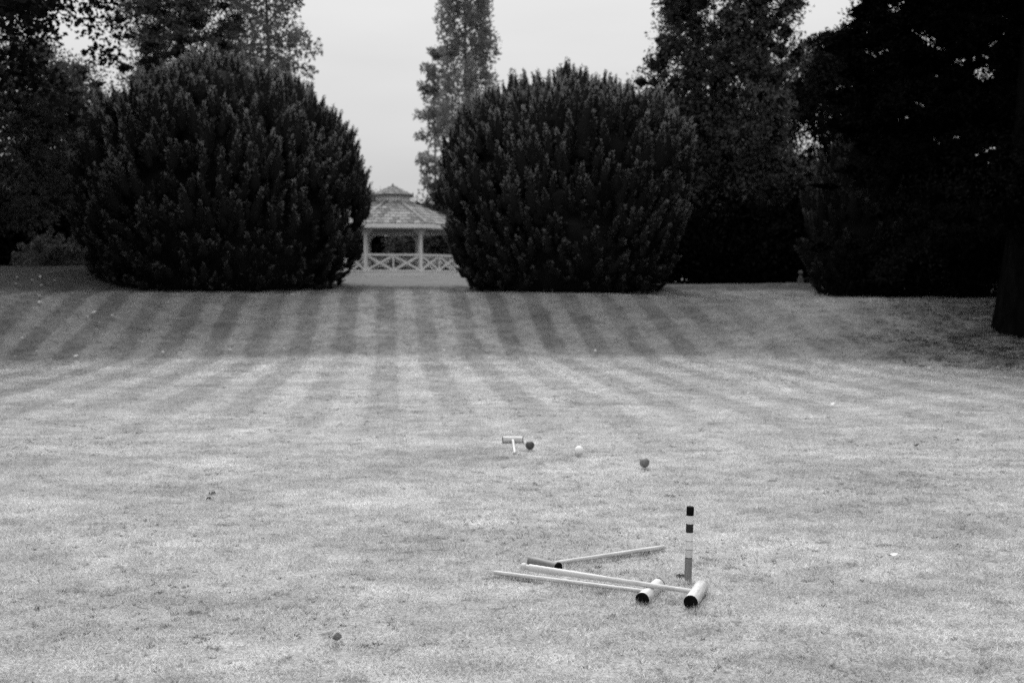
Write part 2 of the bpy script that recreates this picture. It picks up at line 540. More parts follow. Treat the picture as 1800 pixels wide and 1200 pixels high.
# ------------------------------------------------------------------ the yews
def yew(name, label, px, Y, prof_px, seed, n_plume=1500, per=70, mat='yew', group=None, half_back=.3, plume_len=(.32, 1.35), jag=.08):
    """prof_px: list of (photo row, half width in px), from base to top"""
    rg = np.random.default_rng(seed)
    X = (px - 900) / F_PX * Y
    z0 = min(tz(X, Y), tz(X, Y - 3.0)) - .02
    root = empty(name, (X, Y, z0))
    tag(root, label, 'yew', group)
    hs = np.array([max(-.15, at_y(px, r, Y).z - z0) for r, w in prof_px])
    ws = np.array([w * Y / F_PX for r, w in prof_px])
    o = np.argsort(hs); hs = hs[o]; ws = ws[o]
    H = hs[-1]
    # weights by surface area
    hh = np.linspace(hs[0], H, 200); ww = np.interp(hh, hs, ws)
    ds = np.sqrt(np.gradient(hh) ** 2 + np.gradient(ww) ** 2)
    cdf = np.cumsum(ww * ds + .01 * ds); cdf /= cdf[-1]
    n = n_plume
    h = np.interp(rg.uniform(0, 1, n), cdf, hh)
    az = rg.uniform(0, 2 * np.pi, n)
    keep = (np.sin(az) < .35) | (rg.uniform(0, 1, n) < half_back)     # thinner on the far side
    h = h[keep]; az = az[keep]; n = len(h)
    lump = 1 + jag * (.35 + .65 * np.clip(h / H, 0, 1)) * (np.sin(3 * az + seed) * .35 + np.sin(6 * az + h * 1.1 + seed) * .45 + np.sin(9 * az - h * 2.3 + 1) * .4)
    vigour = 1 + .38 * np.sin(4 * az + h * 1.3 + seed * 2) * np.sin(h * 1.9 - 2 * az + 1)      # shoots longer in some places than in others
    r = np.interp(h, hs, ws) * lump
    dr = np.interp(np.clip(h + .15, 0, H), hs, ws) - np.interp(np.clip(h - .15, 0, H), hs, ws)
    radial = np.stack([np.cos(az), np.sin(az), np.zeros(n)], 1)
    outn = unit(np.stack([np.cos(az) * .3, np.sin(az) * .3, -dr], 1))
    tt = np.clip(h / H, 0, 1)
    big = rg.uniform(0, 1, n) < .45
    odd = rg.uniform(0, 1, n) < .05               # a few leaders that outgrow the rest
    Lp = (plume_len[0] + (plume_len[1] - plume_len[0]) * tt ** 1.2) * np.where(big, rg.uniform(.8, 1.25, n), rg.uniform(.4, .75, n)) * np.where(odd & (tt > .35), 1.4, 1) * vigour
    axis = unit(outn * (.55 - .2 * tt)[:, None] + np.array([0, 0, 1]) * (.55 + .6 * tt)[:, None] + rg.normal(size=(n, 3)) * .13)
    Rp = Lp * rg.uniform(.115, .175, n) + .055
    B = radial * r[:, None]
    B[:, 2] = h
    push = np.where(odd, .1, 0) + np.where(big, rg.uniform(-.02, .16, n), rg.uniform(-.3, -.05, n))
    B = B - axis * (Lp * .82)[:, None] + outn * (push - .04)[:, None]
    per_n = np.maximum(12, (per * (Lp / plume_len[1]) ** 1.3).astype(int))
    i = np.repeat(np.arange(n), per_n); m_ = len(i)
    t = rg.uniform(0, 1, m_) ** .75
    ring = perp(rg, axis[i])
    prof = (1 - t) ** .95 * (.6 + .4 * np.minimum(t * 4, 1))
    P = B[i] + axis[i] * (t * Lp[i])[:, None] + ring * (prof * Rp[i] * rg.uniform(.85, 1.1, m_))[:, None]
    A = unit(axis[i] * .8 + ring * .6 + rg.normal(size=(m_, 3)) * .25)
    W = perp(rg, A)
    Lf = rg.uniform(.045, .09, m_)
    tip_light = np.where(big, 1.0, .4) * (.25 + .75 * tt) * rg.uniform(.6, 1.3, n)      # paler young tips, more so higher up: lit crown tops put into tone
    tone = np.clip(.08 + .14 * rg.uniform(0, 1, m_) + .85 * tip_light[i] * np.clip(t * 1.5 - .35, 0, 1) ** 1.3, 0, 1)
    ok = P[:, 2] > -.1
    # the packed inside of each plume: a lumpy cone under the outer sprigs
    nk = 6
    rings = [(0.0, .55), (.22, .98), (.6, .5), (.95, .05)]
    e1 = unit(np.cross(axis, np.array([.3, .2, .1]) + rg.normal(size=(n, 3)))); e2 = np.cross(axis, e1)
    cv = []
    for (rt, rw) in rings:
        for k in range(nk):
            an = 2 * np.pi * k / nk
            wob = rg.uniform(.7, 1.15, n)
            cv.append(B + axis * (Lp * rt)[:, None] + (e1 * math.cos(an) + e2 * math.sin(an)) * (Rp * rw * wob)[:, None])
    cv = np.stack(cv, 1).reshape(-1, 3)                        # n plumes x 24
    cq = np.array([(a_ * nk + k, a_ * nk + (k + 1) % nk, (a_ + 1) * nk + (k + 1) % nk, (a_ + 1) * nk + k) for a_ in range(3) for k in range(nk)])
    cq = (cq[None] + (np.arange(n) * nk * 4)[:, None, None]).reshape(-1, 4)
    # opaque inner mass added to block light, toned dark as crown shade
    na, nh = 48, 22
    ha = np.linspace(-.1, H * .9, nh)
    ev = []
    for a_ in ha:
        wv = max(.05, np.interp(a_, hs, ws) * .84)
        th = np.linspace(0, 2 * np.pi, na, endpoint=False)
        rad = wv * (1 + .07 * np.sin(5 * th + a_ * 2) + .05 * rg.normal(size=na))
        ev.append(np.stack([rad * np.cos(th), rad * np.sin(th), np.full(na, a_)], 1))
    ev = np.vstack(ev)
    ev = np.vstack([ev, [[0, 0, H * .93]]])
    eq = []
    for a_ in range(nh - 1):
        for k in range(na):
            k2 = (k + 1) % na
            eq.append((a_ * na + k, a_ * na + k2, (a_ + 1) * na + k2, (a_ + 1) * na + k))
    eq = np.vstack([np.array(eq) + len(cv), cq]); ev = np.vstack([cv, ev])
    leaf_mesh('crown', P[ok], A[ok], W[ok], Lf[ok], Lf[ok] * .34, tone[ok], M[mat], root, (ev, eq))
    mb = MB()
    for k in range(7):
        an = k * .9
        b = Vector((math.cos(an) * .5, math.sin(an) * .5, -.3))
        mb.tube([b, b * 1.0 + Vector((0, 0, 1.0)), b * 1.8 + Vector((0, 0, 2.4))], [.2, .16, .1], 8)
    mb.build('trunk', M['bark'], root, smooth=True)
    return root

yew('yew_tree', 'taller rounded dark yew with upright plumes, between gazebo and low domed bush', 398, 29.6,
    [(520, 182), (490, 206), (440, 226), (380, 240), (300, 243), (250, 228), (200, 198), (165, 155), (135, 98), (118, 52), (104, 10)], 11,
    n_plume=2500, per=155, group='pair of yews flanking the gazebo')
yew('yew_tree', 'lower broad-shouldered dark yew beside the gazebo, in front of the tall clumpy conifer', 996, 29.4,
    [(523, 146), (500, 166), (450, 190), (400, 200), (320, 210), (260, 206), (215, 190), (190, 163), (170, 115), (152, 82), (136, 15)], 23,
    n_plume=2350, per=155, group='pair of yews flanking the gazebo')

# ------------------------------------------------------------------ trees around
def ellip(n, cx, cz, rx, ry, rz, r0, r1, **kw):
    def f(rg):
        C = crown_centres(rg, n, cx, cz, rx, ry, rz, **kw)
        return C, rg.uniform(r0, r1, n)
    return f
def column(n, h0, h1, prof, r0, r1, sq=1.0, shell=.3):
    """clumps in an upright column; prof: (t, radius)"""
    def f(rg):
        t = rg.uniform(0, 1, n)
        rad = np.interp(t, [p[0] for p in prof], [p[1] for p in prof])
        az = rg.uniform(0, 6.283, n)
        rr = rad * rg.uniform(shell, 1, n) ** .5 * (1 + .13 * np.sin(az * 3 + t * 19) + .1 * np.sin(az * 2 - t * 31))
        C = np.stack([rr * np.cos(az), rr * np.sin(az) * sq, h0 + t * (h1 - h0)], 1)
        return C, rg.uniform(r0, r1, n) * (.6 + .4 * rad / max(p[1] for p in prof))
    return f

# broadleaf tree by the low bush
tree('broadleaf_tree', 'low-spreading broadleaf tree with mid-grey leaves arching over the low bush', 'tree', -25, 31.0, 'mid_leaf', 'bark',
     ellip(330, .2, 4.4, 3.5, 3.2, 3.2, .4, .8, shell=.1, rough=.2), 31, 4.6, .22, 210, .10, 20, droop=.35, out=.7, core=.5)
# great oak overhanging the bank
tree('oak_tree', 'great dark oak overhanging the shaded bank, sky showing through its crown', 'tree', 0, 21.5, 'oak', 'bark',
     ellip(500, 1.9, 9.2, 7.0, 7.6, 4.5, .45, .85, shell=.05, rough=.3), 41, 11, .55, 130, .15, 70, X=-16.2, core=.3, flat=.6, wid=.7)
tree('broadleaf_tree', 'dark lower tree filling the gap between arching tree and taller yew', 'tree', 190, 45.0, 'oak', 'bark',
     ellip(130, 0, 4.6, 3.4, 3.0, 3.6, .6, 1.0, shell=.1), 42, 6, .3, 130, .2, 14, wid=.7, core=.6)
tree('conifer_tree', 'dark rounded soft-needled conifer top rising behind the taller yew', 'tree', 330, 41.0, 'conifer', 'bark',
     column(420, 2.0, 16.5, [(0, 3.0), (.5, 2.4), (.75, 2.0), (1, 1.2)], .5, .9, shell=.1), 43, 9, .35, 210, .12, 18, flat=.6, core=.55)
tree('broadleaf_tree', 'paler thin-crowned tree edging the open sky behind the taller yew', 'tree', 478, 54.0, 'light_leaf', 'bark_pale',
     column(260, 3.0, 19.5, [(0, 2.0), (.3, 2.3), (.6, 2.4), (.85, 1.8), (1, .5)], .45, .8, shell=.1), 47, 18, .2, 80, .2, 26, wid=.7)
# poplar
tree('poplar_tree', 'tall slender pale poplar standing alone against the open sky', 'tree', 818, 76.0, 'poplar_leaf', 'bark_pale',
     column(440, 4.0, 30.0, [(0, 2.6), (.25, 2.4), (.45, 2.1), (.7, 1.8), (.9, 1.2), (1, .3)], .45, .85, shell=.2), 53, 30, .2, 60, .24, 60, up=.5, wid=.75, flat=1.3)
tree('sapling', 'thin pale sapling leaning out beside the poplar foot above the gazebo roof', 'tree', 765, 72.0, 'poplar_leaf', 'bark_pale',
     column(60, 4.5, 16.5, [(0, 1.6), (.5, 1.3), (1, .6)], .3, .6, shell=.0), 55, 16, .12, 60, .24, 22, wid=.7)
# tall conifer by the lower yew
tree('conifer_tree', 'tall broad clumpy conifer column behind the lower yew', 'tree', 1264, 39.0, 'conifer', 'bark',
     column(900, 1.2, 21.0, [(0, 3.1), (.35, 2.8), (.6, 2.55), (.8, 2.3), (1, 1.6)], .5, .85, shell=.15), 61, 8, .28, 145, .14, 22, flat=.95, droop=.3, core=.58)
tree('broadleaf_tree', 'dark round-topped broadleaf tree between the clumpy conifer and the overhanging cedar', 'tree', 1462, 46.0, 'oak', 'bark',
     column(330, 2.0, 11.4, [(0, 2.9), (.5, 2.8), (.8, 2.1), (.93, 1.4), (1, .5)], .5, .95, shell=.25), 67, 10, .35, 170, .15, 24, wid=.7, core=.45)
tree('broadleaf_tree', 'dark tree filling the gap behind the clumpy conifer and the lower yew', 'tree', 1230, 52.0, 'oak', 'bark',
     ellip(200, 0, 5.0, 4.6, 3.0, 4.6, .7, 1.2, shell=.1), 69, 7, .3, 130, .26, 18, wid=.7, core=.6)
# paler fastigiate conifer behind the cedar
yew('yew_tree', 'paler narrow yew with lit upright tips, half hidden behind the overhanging cedar', 1512, 27.5,
    [(520, 60), (480, 88), (430, 104), (350, 98), (290, 70), (250, 40), (225, 8)], 71, n_plume=560, per=150, mat='yew_shade', plume_len=(.45, .95))
# the very dark overhanging cedar
def cedar_crown(rg):
    C = []; Rr = []
    for k in range(60):                                   # layered limbs reaching out, drooping at their ends
        h = rg.uniform(1.6, 12.5)
        az = rg.uniform(0, 6.283)
        reach = np.interp(h, [1.5, 3, 6, 7.5, 13], [4.6, 5.0, 4.2, 3.5, 2.2]) * rg.uniform(.75, 1.05)
        for j in range(11):
            t = (j + rg.uniform(0, 1)) / 11
            C.append((reach * t * math.cos(az) + rg.normal() * .25, reach * t * math.sin(az) + rg.normal() * .25, h + .25 * math.sin(t * 3) - .9 * t * t * (h < 4.5) + rg.normal() * .14))
            Rr.append(rg.uniform(.4, .8))
    for k in range(16):                                   # a low branch hanging out over the bank
        t = k / 15
        C.append((-1.8 - 2.3 * t, -1.6 - 1.0 * t, 2.0 - 1.0 * t ** 2 + rg.normal() * .06)); Rr.append(.34 - .1 * t)
    return np.array(C), np.array(Rr)
tree('cedar_tree', 'very dark overhanging cedar with a thick trunk at the foot of the bank', 'tree', 1808, 21.0, 'dark_leaf', 'bark_dark',
     cedar_crown, 73, 12.5, .55, 185, .095, 60, flat=.5, droop=.25, core=.62, wid=.4)
tree('cedar_tree', 'second dark cedar standing behind the thick-trunked cedar', 'tree', 1690, 26.5, 'dark_leaf', 'bark_dark',
     ellip(440, 0, 5.7, 3.4, 3.2, 5.3, .5, .95, shell=.1), 77, 9, .2, 165, .11, 24, flat=.6, core=.85, wid=.4)
for i, (x_, y_) in enumerate([(-15.2, 16.8), (14.6, 14.8), (13.0, 7.5)]):
    tree('broadleaf_tree', ['large dark tree bordering the lawn near the overhanging oak', 'large dark tree bordering the lawn near the thick-trunked cedar',
         'large dark tree bordering the lawn level with the striped peg'][i], 'tree', 0, y_, 'oak', 'bark',
         ellip(190, 0, 5.2, 4.2, 4.6, 5.0, .8, 1.3, shell=.1), 79 + i, 9, .4, 130, .28, 20, X=x_, wid=.7, core=.6)

for i, (x_, y_) in enumerate([(-7.8, 1.2), (8.2, 1.4)]):  # unseen trees added beside the camera to darken the near corners
    tree('broadleaf_tree', ['broad tree at the near edge of the lawn on the oak side', 'broad tree at the near edge of the lawn on the cedar side'][i], 'tree', 0, y_, 'oak', 'bark',
         ellip(120, 0, 5.0, 3.6, 3.6, 4.6, .8, 1.3, shell=.1), 90 + i, 8, .35, 60, .4, 16, X=x_, wid=.7, core=.7)

# undergrowth behind, each shrub its own
def shrub(label, px, Y, w, h, seed, mat='dark_leaf', per=150, size=.14, n=70, group='dark undergrowth shrubs behind the lawn', name='shrub', flat=.8, X=None, cl=.13, lift=0.0, **kw):
    rg = np.random.default_rng(seed)
    if X is None: X = (px - 900) / F_PX * Y
    root = empty(name, (X, Y, tz(X, Y) + lift))
    tag(root, label, 'shrub', group)
    d = rand_dir(rg, n); d[:, 2] = np.abs(d[:, 2])
    rad = rg.uniform(.35, 1, n) ** .5 * (1 + .18 * np.sin(4 * np.arctan2(d[:, 1], d[:, 0]) + seed))
    C = d * rad[:, None] * np.array([w / 2, w / 2, h])
    mb = MB()
    for k in range(5):
        c = C[rg.integers(n)] * .8
        mb.tube([(c[0] * .1, c[1] * .1, -.15), tuple(c * np.array([.5, .5, .6])), tuple(c)], [.06, .04, .015], 6)
    mb.build('stem', M['bark'], root, smooth=True)
    P, A, W, L, Wd, tone = clump_leaves(rg, C, np.full(n, cl * (w + h)), per, size, flat=flat, **kw)
    ok = P[:, 2] > .0
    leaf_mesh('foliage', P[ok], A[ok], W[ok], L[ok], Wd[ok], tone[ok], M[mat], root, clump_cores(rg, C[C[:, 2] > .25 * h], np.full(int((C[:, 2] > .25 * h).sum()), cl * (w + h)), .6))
    return root
und = ['dark evergreen undergrowth shrub in the shade behind the low domed bush', 'dark undergrowth shrub in the deep shade below the clumpy conifer', 'dark undergrowth shrub on the rise behind the two cedars']
for i, (px, Y, w, h) in enumerate([(-40, 38, 5, 3.6), (60, 39, 5, 3.4), (150, 40, 5.5, 4.2), (235, 39, 5, 4.5),
                                   (1190, 36, 4, 2.6), (1250, 37, 4.5, 2.8), (1320, 36, 4.5, 2.6), (1390, 37, 4.5, 3.2), (1470, 36, 5, 3.6),
                                   (1620, 33, 5, 4), (1740, 33, 5, 4.5), (1850, 32, 5, 4.5)]):
    shrub(und[0 if i < 4 else 1 if i < 9 else 2], px, Y, w, h, 100 + i, n=80, per=130, size=.17)
for i, (px, Y, w, h) in enumerate([(1548, 25.9, 2.6, 1.5), (1640, 25.6, 3.0, 1.7), (1735, 25.4, 3.0, 1.9)]):
    shrub('low black evergreen skirting the foot of the second cedar', px, Y, w, h, 130 + i, n=70, per=110, size=.1, cl=.1, group='evergreens below the second cedar')
shrub('low domed clipped bush with lit drooping ridges on the grass crest', 98, 34.0, 2.5, 1.08, 140, 'bush', per=90, size=.05, n=260, cl=.038, lift=.08, group=None, name='domed_bush', droop=.3)
# behind the gazebo
shrub('dark round evergreen rising behind the gazebo roof against the lower yew', 768, 62, 4.6, 5.6, 151, 'conifer', per=170, size=.17, n=90, group=None)
shrub('pale feathery shrub showing past the gazebo roof beside the taller yew', 640, 66, 3.8, 5.6, 152, 'light_leaf', per=90, size=.2, n=50, group=None)
shrub('grey leafy shrub seen through the open gazebo', 725, 60, 3.0, 2.6, 153, 'mid_leaf', per=150, size=.15, n=50, group=None)
for i, (px, Y, w, h) in enumerate([(600, 64, 6, 3.2), (672, 66, 6, 3.0), (760, 67, 6, 3.3), (830, 64, 6, 3.5), (900, 66, 6, 4)]):
    shrub('dark hedge shrub closing the view behind the gazebo', px, Y, w, h, 160 + i, 'dark_leaf', n=80, per=110, size=.22, group='hedge shrubs behind the gazebo')

# far woodland as one mass
rg = np.random.default_rng(200)
nC = 900
ang = rg.uniform(-1.05, 1.05, nC)
dist = rg.uniform(88, 130, nC)
wx = dist * np.sin(ang); wy = dist * np.cos(ang)
pxs = 900 + F_PX * wx / wy
hmax = np.interp(pxs, [-2000, 200, 480, 600, 900, 1120, 1300, 1700, 4000], [12, 10, 7.5, 4.0, 4.0, 6.5, 9.5, 10, 13])
C = np.stack([wx, wy, 1.6 + hmax * rg.uniform(0, 1, nC)], 1)
P, A, W, L, Wd, tone = clump_leaves(rg, C, rg.uniform(1.4, 2.8, nC), 45, .85)
wood = leaf_mesh('woodland', P, A, W, L, Wd, tone, M['oak'])
tag(wood, 'far dark belt of woodland closing off the horizon', 'woodland', kind='stuff')

# ------------------------------------------------------------------ gazebo
GY = 49.2
GXc = (692 - 900) / F_PX * GY
g_ang = math.atan2(-GXc, GY)
gz0 = tz(GXc, GY) - .03
gaz = empty('gazebo', (GXc, GY, gz0), g_ang)
tag(gaz, 'white octagonal wooden gazebo with shingled two-tier roof between the yews', 'gazebo')
FL = .24                                   # floor height
RI = 3.04                                  # post inradius
def octp(ri, k, z=0.0):                    # vertex k of an octagon with a face towards -Y
    rc = ri / math.cos(math.pi / 8)
    a = -math.pi / 2 - math.pi / 8 + k * math.pi / 4
    return Vector((rc * math.cos(a), rc * math.sin(a), z))
mb = MB()                                  # floor deck
mb.add([octp(RI + .16, k, FL - .05) for k in range(8)] + [octp(RI + .16, k, FL) for k in range(8)],
       [tuple(range(8))[::-1], tuple(range(8, 16))] + [(k, (k + 1) % 8, 8 + (k + 1) % 8, 8 + k) for k in range(8)])
mb.build('floor', M['stone'], gaz)
for k in range(8):
    a, b = octp(RI + .20, k), octp(RI + .20, (k + 1) % 8)
    mid = (a + b) / 2; inn = -mid.normalized()
    MB().bar(a + Vector((0, 0, .06)) , b + Vector((0, 0, .06)), .05, .34).build('base_board', M['white_paint'], gaz)
    # post with capital and brackets
    p = octp(RI, k)
    out = p.normalized()
    rot = Matrix.Rotation(math.atan2(out.y, out.x), 4, 'Z')
    pm = MB()
    T = Matrix.Translation(p) @ rot
    pm.box(0, 0, FL + 1.01, .14, .14, 2.03, T)
    post = pm.build('post', M['white_paint'], gaz)
    MB().box(0, 0, FL + 1.90, .24, .24, .07, T).build('capital', M['white_paint'], post)
    MB().box(0, 0, FL + 1.80, .19, .19, .06, T).build('collar', M['white_paint'], post)
    MB().box(0, 0, FL + .04, .19, .19, .10, T).build('plinth', M['white_paint'], post)
    for q_ in (octp(RI, (k + 1) % 8), octp(RI, (k - 1) % 8)):
        dd = (q_ - p).normalized()
        MB().bar(p + dd * .06 + Vector((0, 0, FL + 1.72)), p + dd * .30 + Vector((0, 0, FL + 1.98)), .06, .07).build('bracket', M['white_paint'], post)
    # ring beam
    a, b = octp(RI, k), octp(RI, (k + 1) % 8)
    MB().bar(a + Vector((0, 0, FL + 2.06)), b + Vector((0, 0, FL + 2.06)), .10, .14).build('ring_beam', M['white_paint'], gaz)
    # balustrade: rails, middle post, two crosses
    if True:
        dd = (b - a).normalized(); s = (b - a).length
        a1 = a + dd * .08; b1 = b - dd * .08
        zt, zb = FL + .80, FL + .06
        bal = MB().bar(a1 + Vector((0, 0, zt)), b1 + Vector((0, 0, zt)), .12, .10).build('hand_rail', M['white_paint'], gaz)
        MB().bar(a1 + Vector((0, 0, zb)), b1 + Vector((0, 0, zb)), .08, .10).build('bottom_rail', M['white_paint'], gaz)
        m0 = (a1 + b1) / 2
        MB().bar(m0 + Vector((0, 0, zb + .05)), m0 + Vector((0, 0, zt - .05)), .085, .075, up=dd).build('baluster', M['white_paint'], gaz)
        for (u, w_) in ((a1, m0 - dd * .04), (m0 + dd * .04, b1)):
            lo = Vector((0, 0, zb + .06)); hi = Vector((0, 0, zt - .06))
            n_ = (a + b).normalized()
            MB().bar(u + lo, w_ + hi, .05, .10, up=Vector((0, 0, 1))).build('cross_brace', M['white_paint'], gaz)
            MB().bar(u + hi - n_ * .005, w_ + lo - n_ * .005, .046, .10, up=Vector((0, 0, 1))).build('cross_brace', M['white_paint'], gaz)
        if k != 0:                          # plank bench back along the sides
            MB().bar(a1 + inn * .16 + Vector((0, 0, FL + .74)), b1 + inn * .16 + Vector((0, 0, FL + .74)), .04, .2).build('bench_back', M['white_paint'], gaz)
            MB().bar(a1 + inn * .36 + Vector((0, 0, FL + .43)), b1 + inn * .36 + Vector((0, 0, FL + .43)), .38, .05).build('bench_seat', M['white_paint'], gaz)
# roof: fascia, soffit, boarding, shingles, hip caps, lantern, cap
RE, ZE = 3.66, FL + 2.22
RC, ZC = .80, FL + 3.46
roof = MB()
rv = [octp(RE, k, ZE - .02) for k in range(8)] + [octp(RC, k, ZC - .02) for k in range(8)]
roof.add(rv, [(k, (k + 1) % 8, 8 + (k + 1) % 8, 8 + k) for k in range(8)] + [tuple(range(8, 16))])
rv2 = [octp(RE - .02, k, ZE - .07) for k in range(8)] + [octp(RC, k, ZC - .07) for k in range(8)]
roof.add(rv2, [(8 + k, 8 + (k + 1) % 8, (k + 1) % 8, k) for k in range(8)], 1)
roof_o = roof.build('roof', [M['shingle'], M['soffit']], gaz)
set_tone(roof_o.data, np.full(len(roof_o.data.polygons), .1))
for k in range(8):
    a, b = octp(RE + .01, k, ZE - .11), octp(RE + .01, (k + 1) % 8, ZE - .11)
    MB().bar(a, b, .045, .2).build('fascia', M['white_paint'], roof_o)
    MB().bar(octp(RE, k, ZE - .06), octp(RC, k, ZC - .06), .08, .10).build('rafter', M['white_paint'], roof_o)
    MB().bar(octp(RE + .03, k, ZE + .035), octp(RC + .02, k, ZC + .03), .08, .035).build('hip_cap', M['shingle'], roof_o)
# shingles
def shingle_tri(w, l, th):
    m_ = MB()
    m_.add([(-w / 2, 0, th), (w / 2, 0, th), (w / 2, l, .004), (-w / 2, l, .004), (-w / 2, 0, 0), (w / 2, 0, 0), (w / 2, l, 0), (-w / 2, l, 0)],
           [(0, 1, 2, 3), (4, 7, 6, 5), (0, 4, 5, 1), (1, 5, 6, 2), (3, 7, 4, 0), (2, 6, 7, 3)])
    return m_
sh_mesh = None
stuff_mb = MB(); rgs = random.Random(9)
NR = 8
for k in range(8):
    a, b = octp(RE, k, ZE), octp(RE, (k + 1) % 8, ZE)
    c, d_ = octp(RC, k, ZC), octp(RC, (k + 1) % 8, ZC)
    ex = (b - a).normalized(); up_ = ((c + d_) / 2 - (a + b) / 2); SL = up_.length; up_.normalize()
    nn = ex.cross(up_).normalized()
    rotm = Matrix((ex, up_, nn)).transposed().to_4x4()
    for r_ in range(NR):
        t0 = r_ / NR
        l0 = (a.lerp(c, t0)); r0 = (b.lerp(d_, t0)); wrow = (r0 - l0).length
        cnt = max(2, round(wrow / .27)); w1 = wrow / cnt
        for j in range(cnt):
            jw = rgs.uniform(.88, .99)
            pos = l0.lerp(r0, (j + .5) / cnt) + nn * (.006 + rgs.uniform(0, .008)) - up_ * (.03 + rgs.uniform(-.02, .02))
            Tm = Matrix.Translation(pos) @ rotm @ Matrix.Rotation(rgs.uniform(-.02, .02), 4, 'Z')
            if k in (0, 1, 7):
                if sh_mesh is None:
                    o = shingle_tri(.25, SL / NR * 1.25, .034).build('shingle', M['shingle'], roof_o)
                    sh_mesh = o.data
                else:
                    o = bpy.data.objects.new('shingle', sh_mesh); col.objects.link(o); o.parent = roof_o
                o.matrix_local = Tm @ Matrix.Diagonal((w1 * jw / .25, 1, 1, 1))
            else:
                s1 = shingle_tri(w1 * jw, SL / NR * 1.25, .034)
                stuff_mb.add([Tm @ Vector(p) for p in s1.v], s1.f)
so = stuff_mb.build('shingle_courses', M['shingle'], roof_o); so['kind'] = 'stuff'
set_tone(so.data, np.repeat(np.random.default_rng(1).uniform(0, 1, len(so.data.polygons) // 6), 6))
# lantern and cap
lan = MB(); lan.add([octp(RC, k, ZC - .05) for k in range(8)] + [octp(RC, k, ZC + .32) for k in range(8)],
                    [(k, (k + 1) % 8, 8 + (k + 1) % 8, 8 + k) for k in range(8)])
lan_o = lan.build('lantern', M['white_paint'], gaz)
for k in range(8):
    for j in range(5):
        p = octp(RC + .025, k).lerp(octp(RC + .025, (k + 1) % 8), (j + .5) / 5)
        MB().bar(p + Vector((0, 0, ZC - .02)), p + Vector((0, 0, ZC + .31)), .085, .03, up=(octp(1, k) + octp(1, (k + 1) % 8)).normalized()).build('slat', M['white_paint'], lan_o)
RK, ZK = 1.0, ZC + .31
cap = MB()
cap.add([octp(RK, k, ZK) for k in range(8)] + [Vector((0, 0, ZK + .52))], [(k, (k + 1) % 8, 8) for k in range(8)])
cap.add([octp(RK, k, ZK - .045) for k in range(8)], [tuple(range(8))[::-1]])
cap.add([octp(RK, k, ZK - .045) for k in range(8)] + [octp(RK, k, ZK) for k in range(8)], [(k, (k + 1) % 8, 8 + (k + 1) % 8, 8 + k) for k in range(8)])
for k in range(8):                         # courses of small shingles, cut as overlapping steps
    for r_ in range(4):
        t0 = r_ / 4; t1 = t0 + .31
        a, b = octp(RK, k, ZK), octp(RK, (k + 1) % 8, ZK); ap = Vector((0, 0, ZK + .52))
        n_ = (b - a).cross(ap - a).normalized()
        l0, r0 = a.lerp(ap, t0), b.lerp(ap, t0); l1, r1 = a.lerp(ap, min(t1, 1)), b.lerp(ap, min(t1, 1))
        cnt = max(1, round((r0 - l0).length / .2))
        for j in range(cnt):
            p0, p1 = l0.lerp(r0, (j + .04) / cnt) + n_ * .03, l0.lerp(r0, (j + .96) / cnt) + n_ * .03
            q0, q1 = l1.lerp(r1, (j + .04) / cnt) + n_ * .006, l1.lerp(r1, (j + .96) / cnt) + n_ * .006
            cap.add([p0, p1, q1, q0, p0 - n_ * .03, p1 - n_ * .03], [(0, 1, 2, 3), (0, 4, 5, 1)])
cap_o = cap.build('cap_roof', M['shingle'], gaz)
set_tone(cap_o.data, np.random.default_rng(2).uniform(0, 1, len(cap_o.data.polygons)))
fin = MB(); fin.lathe((0, 0, ZK + .48), (0, 0, ZK + .60), [(0, .07), (.3, .06), (.45, .03), (.6, .05), (.85, .035), (1, .008)], 10)
fin.build('finial', M['soffit'], gaz, smooth=True)

# small stone ornament on the crest
p = at_y(1407, 503, 31.0)
orn = empty('stone_ornament', (p.x, p.y, tz(p.x, p.y)))
tag(orn, 'small grey stone ball finial on a block at the grass crest', 'ornament')
MB().box(0, 0, .06, .15, .15, .2).build('block', M['stone'], orn)
m_ = MB(); m_.lathe((0, 0, .15), (0, 0, .27), [(0, .07), (.4, .06), (.7, .03), (1, .022)], 12); m_.build('stem', M['stone'], orn, smooth=True)
m_ = MB(); m_.lathe((0, 0, .26), (0, 0, .40), [(0, .015), (.12, .045), (.3, .065), (.5, .07), (.7, .065), (.88, .045), (1, .01)], 14); m_.build('ball', M['stone'], orn, smooth=True)

# ------------------------------------------------------------------ croquet things
def grain(o, a, b):
    """store a lengthwise coordinate for the wood grain"""
    me = o.data
    a = Vector(a); b = Vector(b); d = (b - a).normalized()
    s = d.cross(Vector((.1, .3, 1))).normalized(); u = s.cross(d)
    at = me.attributes.new('grain', 'FLOAT_VECTOR', 'POINT')
    out = []
    for v in me.vertices:
        w = v.co - a
        out += [w.dot(d) + a.x * 3.1, w.dot(s), w.dot(u)]
    at.data.foreach_set('vector', out)

